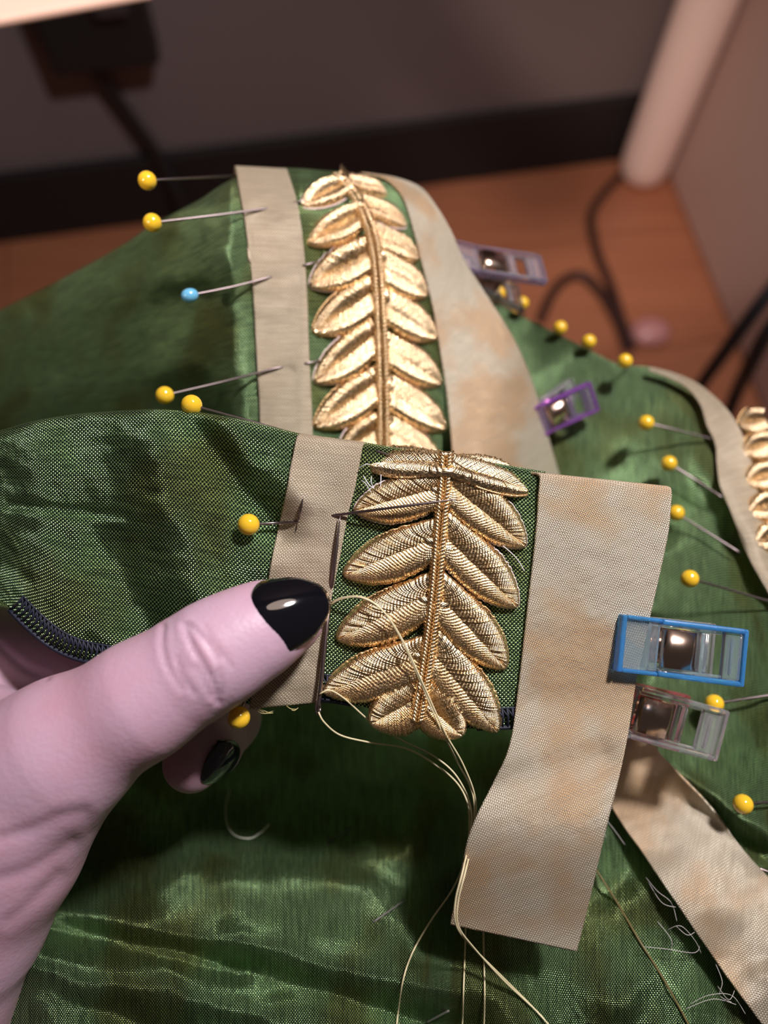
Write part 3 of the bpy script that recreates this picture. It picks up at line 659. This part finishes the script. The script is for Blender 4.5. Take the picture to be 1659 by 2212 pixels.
# ------------------------------------------------------------------ sewing clips
def plastic(name, col, rough=0.06, tr=0.9):
    t = NT(name); t.p(Base_Color=col, Roughness=rough, Transmission_Weight=tr, IOR=1.45); return t.m
CLEAR = (plastic('clear_plastic', (0.985, 0.98, 0.99)), plastic('clear_plastic_rim', (0.96, 0.93, 0.97))); BLUEP = (plastic('clear_blue_plastic', (0.78, 0.92, 1.0)), plastic('deep_blue_plastic_rim', (0.12, 0.48, 1.0), 0.05, 0.72)); PURP = (plastic('clear_purple_plastic', (0.70, 0.55, 0.85)), plastic('purple_plastic_rim', (0.62, 0.25, 0.85), 0.05, 0.8)); LILAC = (plastic('clear_lilac_plastic', (0.95, 0.90, 0.97)), plastic('lilac_plastic_rim', (0.85, 0.72, 0.92))); REDP = (plastic('clear_red_plastic', (1.0, 0.55, 0.6)), plastic('red_plastic_rim', (1.0, 0.3, 0.35)))
COPPER = plain('polished_spring_steel', (0.78, 0.57, 0.45), 0.2, 1.0)
def wedge(x0, x1, y0, y1, za0, za1, zb0, zb1):
    """box whose bottom/top heights run from (za0,za1) at x0 to (zb0,zb1) at x1"""
    v = [(x0, y0, za0), (x0, y0, za1), (x0, y1, za0), (x0, y1, za1), (x1, y0, zb0), (x1, y0, zb1), (x1, y1, zb0), (x1, y1, zb1)]
    return v, [(0, 1, 3, 2), (4, 6, 7, 5), (0, 4, 5, 1), (2, 3, 7, 6), (0, 2, 6, 4), (1, 5, 7, 3)]
def jaw(sg, rim, t=1.3):
    """open plastic jaw: nose plate, two side rails, cross bar, tail plate (mm). sg=+1 upper, -1 lower"""
    def z(x): return 0.35 + (0.9 if x > 9 else 0.1*x) + max(0, x-9)*0.20
    def w(x0, x1, y0, y1, tt=t, dz=0): return wedge(x0, x1, y0, y1, z(x0)+dz, z(x0)+tt+dz, z(x1)+dz, z(x1)+tt+dz)
    if rim: g = [w(-0.1, 1.1, -5, 5, 2.3, -0.1), w(26.2, 27.1, -5, 5, 2.2, -0.5), w(1.1, 9, -5.05, -4.3, 2.0), w(1.1, 9, 4.3, 5.05, 2.0), w(9, 26.2, -5.05, -4.1, 2.4, -0.4), w(9, 26.2, 4.1, 5.05, 2.4, -0.4)]
    else: g = [w(1.1, 9, -4.3, 4.3), w(9, 22.5, -4.1, -3.5), w(9, 22.5, 3.5, 4.1), w(17.5, 19.2, -3.5, 3.5), w(22.5, 26.2, -4.1, 4.1), w(23.6, 24.2, -3.2, 3.2, 1.7)]
    V_, F_ = merge(g)
    if sg < 0: V_ = [(x, y, -zz) for x, y, zz in V_]; F_ = [q[::-1] for q in F_]
    return [Vector(v)*0.001 for v in V_], F_
def clip(mouth, tail, nrm, up_mat, low_mat, label, spring=COPPER, sc=(1, 1, 1)):
    e = empty('sewing_clip', mouth, label, 'clip', 'plastic sewing clips')
    X = (tail-mouth).normalized(); n = (nrm-X*nrm.dot(X)).normalized(); Y = n.cross(X)
    e.rotation_euler = Matrix((X, Y, n)).transposed().to_euler()
    e.scale = sc
    def part(nm, V_, F_, m, bv=0.00035, parent=e):
        me = bpy.data.meshes.new(nm); me.from_pydata(V_, [], F_); me.materials.append(m)
        o = bpy.data.objects.new(nm, me); C.objects.link(o); o.parent = parent
        if bv: bevel(o, bv, 2)
        return o
    uj = part('upper_jaw', *jaw(1, False), up_mat[0]); lj = part('lower_jaw', *jaw(-1, False), low_mat[0])
    part('rim', *jaw(1, True), up_mat[1], parent=uj); part('rim', *jaw(-1, True), low_mat[1], parent=lj)
    # folded flat spring: over the top jaw window, round the back, under the lower jaw
    pr = [(9.3, 2.6), (10.2, 3.5), (11.5, 3.85), (13.5, 4.05), (15.5, 4.15), (16.6, 3.8), (17.0, 2.8), (16.9, 0), (17.0, -2.8), (16.6, -3.8), (15.5, -4.15), (13.5, -4.05), (11.5, -3.85), (10.2, -3.5), (9.3, -2.6)]
    V_, F_ = [], []
    for x, zz in pr:
        for y in (-3.3, 3.3): V_.append(Vector((x, y, zz))*0.001)
    for i in range(len(pr)-1): F_.append((2*i, 2*i+1, 2*i+3, 2*i+2))
    s = part('spring', V_, F_, spring, 0); solid(s, 0.0003, 0); s.data.polygons.foreach_set('use_smooth', [True]*len(F_))
    return e
clip(cp(1328, 1386, dR(1345, 1386)-0.6), cp(1585, 1414, 137), (TOCAM+IUP*0.06), BLUEP, CLEAR, 'blue transparent sewing clip with metal spring on the wide front ribbon', sc=(0.80, 1.0, 0.9))
clip(cp(1270, 1510, 143), cp(1483, 1562, 150), (TOCAM+IUP*0.05), CLEAR, REDP, 'colourless transparent sewing clip below the blue clip')
clip(cp(1128, 925, 200), cp(1243, 862, 203), (TOCAM*0.9-IUP*0.35+IRT*0.1), PURP, CLEAR, 'purple transparent sewing clip on the rear wide ribbon', sc=(0.75, 0.85, 0.8))
clip(cp(960, 555, 194), cp(1130, 612, 204), (TOCAM+IUP*0.6), LILAC, CLEAR, 'blurred lilac transparent sewing clip above the far hem pins')

# ------------------------------------------------------------------ hand
def camv(px, py, d): return np.array([(px-W_/2)/F*d, -(py-H_/2)/F*d, -d], np.float32)
def rcone(X, Y, Z, a, ra, b, rb):
    ba = b-a; l2 = float(ba@ba)
    t = np.clip(((X-a[0])*ba[0]+(Y-a[1])*ba[1]+(Z-a[2])*ba[2])/l2, 0, 1)
    dx = X-(a[0]+ba[0]*t); dy = Y-(a[1]+ba[1]*t); dz = Z-(a[2]+ba[2]*t)
    return np.sqrt(dx*dx+dy*dy+dz*dz) - (ra+(rb-ra)*t)
def smin(a, b, k):
    h = np.clip(0.5+0.5*(b-a)/k, 0, 1); return b*(1-h)+a*h - k*h*(1-h)
def chain(X, Y, Z, pts, k):
    r = None
    for i in range(len(pts)-1):
        d = rcone(X, Y, Z, camv(*pts[i][:3]), pts[i][3], camv(*pts[i+1][:3]), pts[i+1][3])
        r = d if r is None else smin(r, d, k)
    return r
THUMB = [(628, 1330, 128.0, 5.9), (578, 1350, 126.2, 7.1), (520, 1380, 125, 7.9), (460, 1415, 124, 8.5), (390, 1460, 124, 8.6), (310, 1510, 124, 9.5), (150, 1610, 126, 11.2), (0, 1720, 131, 15), (-130, 1900, 138, 20)]
THENAR = [(110, 1650, 128, 11.0), (20, 1840, 132, 11.5), (-60, 2000, 136, 11.5), (-170, 2260, 142, 14)]
PALM = [(-60, 1640, 142, 14), (-160, 1900, 150, 22), (-220, 2200, 152, 22)]
INDEX = [(-150, 1480, 160, 12), (-20, 1430, 161, 11.5), (150, 1440, 165, 9.5), (350, 1480, 165, 8.2), (488, 1552, 158, 7.0), (448, 1610, 150, 6.6), (415, 1648, 146, 5.6)]
hs = 0.48
x0, x1, y0, y1, z0, z1 = -92.0, -10.0, -112.0, -6.0, -178.0, -104.0
gx = np.arange(x0, x1, hs, dtype=np.float32); gy = np.arange(y0, y1, hs, dtype=np.float32); gz = np.arange(z0, z1, hs, dtype=np.float32)
X, Y, Z = np.meshgrid(gx, gy, gz, indexing='ij')
dt = chain(X, Y, Z, THUMB, 2.5)
dt = smin(dt, chain(X, Y, Z, THENAR, 3.0), 6.0)
dp = chain(X, Y, Z, PALM, 5.0); dt = smin(dt, dp, 7.0)
di = chain(X, Y, Z, INDEX, 1.6)
kk = np.where(X < -66, 6.0, np.where(X < -52, 6.0-5.6*(X+66)/14, 0.4)).astype(np.float32)
D = smin(dt, di, kk); del dt, di, dp, kk, X, Y, Z
def surface_nets(D, org, h):
    nx, ny, nz = D.shape; S_ = D < 0
    cnt = np.zeros((nx-1, ny-1, nz-1), np.int8)
    for a in (0, 1):
        for b_ in (0, 1):
            for c in (0, 1): cnt += S_[a:nx-1+a, b_:ny-1+b_, c:nz-1+c]
    act = (cnt > 0) & (cnt < 8); I = np.argwhere(act); idx = -np.ones(act.shape, np.int32); idx[act] = np.arange(len(I))
    pos = np.zeros((len(I), 3)); num = np.zeros(len(I))
    cor = [(a, b_, c) for a in (0, 1) for b_ in (0, 1) for c in (0, 1)]
    for p in cor:
        for ax in range(3):
            if p[ax]: continue
            q = list(p); q[ax] = 1
            va = D[I[:, 0]+p[0], I[:, 1]+p[1], I[:, 2]+p[2]]; vb = D[I[:, 0]+q[0], I[:, 1]+q[1], I[:, 2]+q[2]]
            m = (va < 0) != (vb < 0)
            t = np.where(m, va/np.where(m, va-vb, 1), 0)
            pp = np.tile(np.array(p, float), (len(I), 1)); pp[:, ax] += t
            pos[m] += pp[m]; num[m] += 1
    pos = (pos/num[:, None]+I)*h + np.array(org)
    quads = []
    for ax in range(3):
        sa = [slice(None)]*3; sb = [slice(None)]*3; sa[ax] = slice(0, -1); sb[ax] = slice(1, None)
        E = S_[tuple(sa)] != S_[tuple(sb)]; e = np.argwhere(E); o1, o2 = [(1, 2), (2, 0), (0, 1)][ax]
        ok = (e[:, o1] > 0) & (e[:, o2] > 0) & (e[:, o1] < D.shape[o1]-1) & (e[:, o2] < D.shape[o2]-1); e = e[ok]
        ins = S_[e[:, 0], e[:, 1], e[:, 2]]
        def cell(d1, d2):
            c = e.copy(); c[:, o1] -= d1; c[:, o2] -= d2; return idx[c[:, 0], c[:, 1], c[:, 2]]
        q = np.stack([cell(1, 1), cell(0, 1), cell(0, 0), cell(1, 0)], 1)
        q[~ins] = q[~ins][:, ::-1]; quads.append(q)
    return pos, np.concatenate(quads)
hp, hq = surface_nets(D, (x0, y0, z0), hs); del D
# skin creases: pressed into the surface along pixel-space lines on the camera side
hpx = hp[:, 0]/-hp[:, 2]*F+W_/2; hpy = -hp[:, 1]/-hp[:, 2]*F+H_/2
me_n = np.zeros_like(hp)
fa = hp[hq[:, 0]]; fn = np.cross(hp[hq[:, 2]]-fa, hp[hq[:, 3]]-hp[hq[:, 1]])
for c in range(4): np.add.at(me_n, hq[:, c], fn)
me_n /= np.maximum(np.linalg.norm(me_n, axis=1, keepdims=True), 1e-9)
if me_n[np.argmax(hp[:, 2])][2] < 0: hq = hq[:, ::-1].copy(); me_n = -me_n
front = (me_n[:, 2] > 0.05)
CRE = [([(352, 1352), (350, 1395), (362, 1440), (392, 1490)], 6, 0.30), ([(398, 1350), (415, 1395), (440, 1440), (462, 1478), (470, 1515)], 7, 0.45), ([(408, 1348), (445, 1385), (470, 1425)], 6, 0.35),
       ([(420, 1440), (440, 1470), (455, 1505)], 6, 0.35), ([(380, 1420), (392, 1460), (420, 1500)], 5, 0.28), ([(440, 1350), (470, 1400), (500, 1440)], 5, 0.22), ([(470, 1450), (480, 1480), (478, 1500)], 5, 0.25),
       ([(180, 1755), (130, 1765), (70, 1792), (0, 1812)], 15, 0.26), ([(155, 1822), (100, 1860), (50, 1885), (0, 1900)], 16, 0.28), ([(125, 1890), (75, 1945), (20, 1990)], 14, 0.24),
       ([(0, 1395), (50, 1440), (100, 1462)], 8, 0.4)]
for pl, wd_, dep in CRE:
    Pq = poly(pl, 60); best = np.full(len(hp), 1e9)
    for a in Pq: best = np.minimum(best, (hpx-a[0])**2+(hpy-a[1])**2)
    am = dep*np.exp(-best/(wd_*wd_)) - 0.2*dep*np.exp(-((np.sqrt(best)-2.0*wd_)**2)/(wd_*wd_))
    hp -= me_n*(am*front)[:, None]
wv = CAM
hw = [c2w(v) for v in hp]
SK = NT('skin'); _g = SK.n('ShaderNodeTexCoord').outputs['Object']
sk = SK.mix(SK.rng(SK.noise(_g, 60, 3), 0.35, 0.7), (0.585, 0.385, 0.485), (0.57, 0.315, 0.39))
SK.p(Base_Color=sk, Roughness=0.48, Subsurface_Weight=0.35, Subsurface_Radius=(0.9, 0.35, 0.25), Subsurface_Scale=0.003)
vor = SK.n('ShaderNodeTexVoronoi', {'Vector': _g, 'Scale': 1300.0}).outputs['Distance']
SK.bump(SK.math('ADD', SK.math('MULTIPLY', vor, 0.6), SK.noise(_g, 420, 3)), 0.13, 0.0004); SK = SK.m
hand = obj('person', hw, [tuple(q) for q in hq.tolist()], SK)
tag(hand, 'left hand with black nail polish pinching the front strip', 'hand')
sm = hand.modifiers.new('smooth', 'SMOOTH'); sm.factor = 0.5; sm.iterations = 2
NAIL = plain('glossy_black_polish', (0.004, 0.004, 0.006), 0.06, 0.0, Coat_Weight=1.0, Coat_Roughness=0.03)
def nail(A, B, up, Ra, Rb, ang, mm_base, L_, over, name='nail', lift=0.0, sag=0.6):
    """curved nail plate: a piece of a tapering tube around the finger axis A->B (camera mm)"""
    A = np.array(A); B = np.array(B); ax = (B-A)/np.linalg.norm(B-A)
    up = np.array(up, float); up -= ax*(up@ax); up /= np.linalg.norm(up); sd = np.cross(ax, up)
    V_, F_ = [], []; n, m = 26, 22
    for i in range(n+1):
        a = i/n
        for j in range(m+1):
            bb_ = -1+2*j/m
            s0 = 2.8*(abs(bb_)**2.6); s1 = L_*(0.42+0.58*math.sqrt(max(0, 1-abs(bb_)**2.6)))
            if i == 0: pass
            q = s0+(s1-s0)*a
            t = q/L_
            Rr_ = Ra+(Rb-Ra)*t; th_ = math.radians(ang)*bb_*(1-0.16*t*t)
            c = A + ax*(mm_base+q)
            ed_ = 0.30*(1-min(1, min(a, 1-a)*7))**2 + 0.25*(1-min(1, (1-abs(bb_))*7))**2
            rr = Rr_ + lift + 0.35 + sag*math.sin(math.pi*min(1, 0.25+0.6*t)) - ed_ - sag*0.5 - 1.6*t*t
            V_.append(c2w(c + up*(rr*math.cos(th_)) + sd*(rr*math.sin(th_))))
    for i in range(n):
        for j in range(m): F_.append((i*(m+1)+j, i*(m+1)+j+1, (i+1)*(m+1)+j+1, (i+1)*(m+1)+j))
    o = obj(name, V_, F_, NAIL, hand)
    md = solid(o, 0.0006, 0); return o
nail(camv(560, 1352, 126.0), camv(640, 1322, 127.6), (0.10, 0.24, 1.0), 7.3, 6.6, 56, -0.6, 12.4, 1.5)['label'] = 'glossy black thumb nail'
nail(camv(480, 1560, 153), camv(412, 1650, 145), (0.95, -0.12, 0.28), 6.6, 5.7, 44, 4.4, 8.8, 1.0)['label'] = 'black finger nail in shadow'
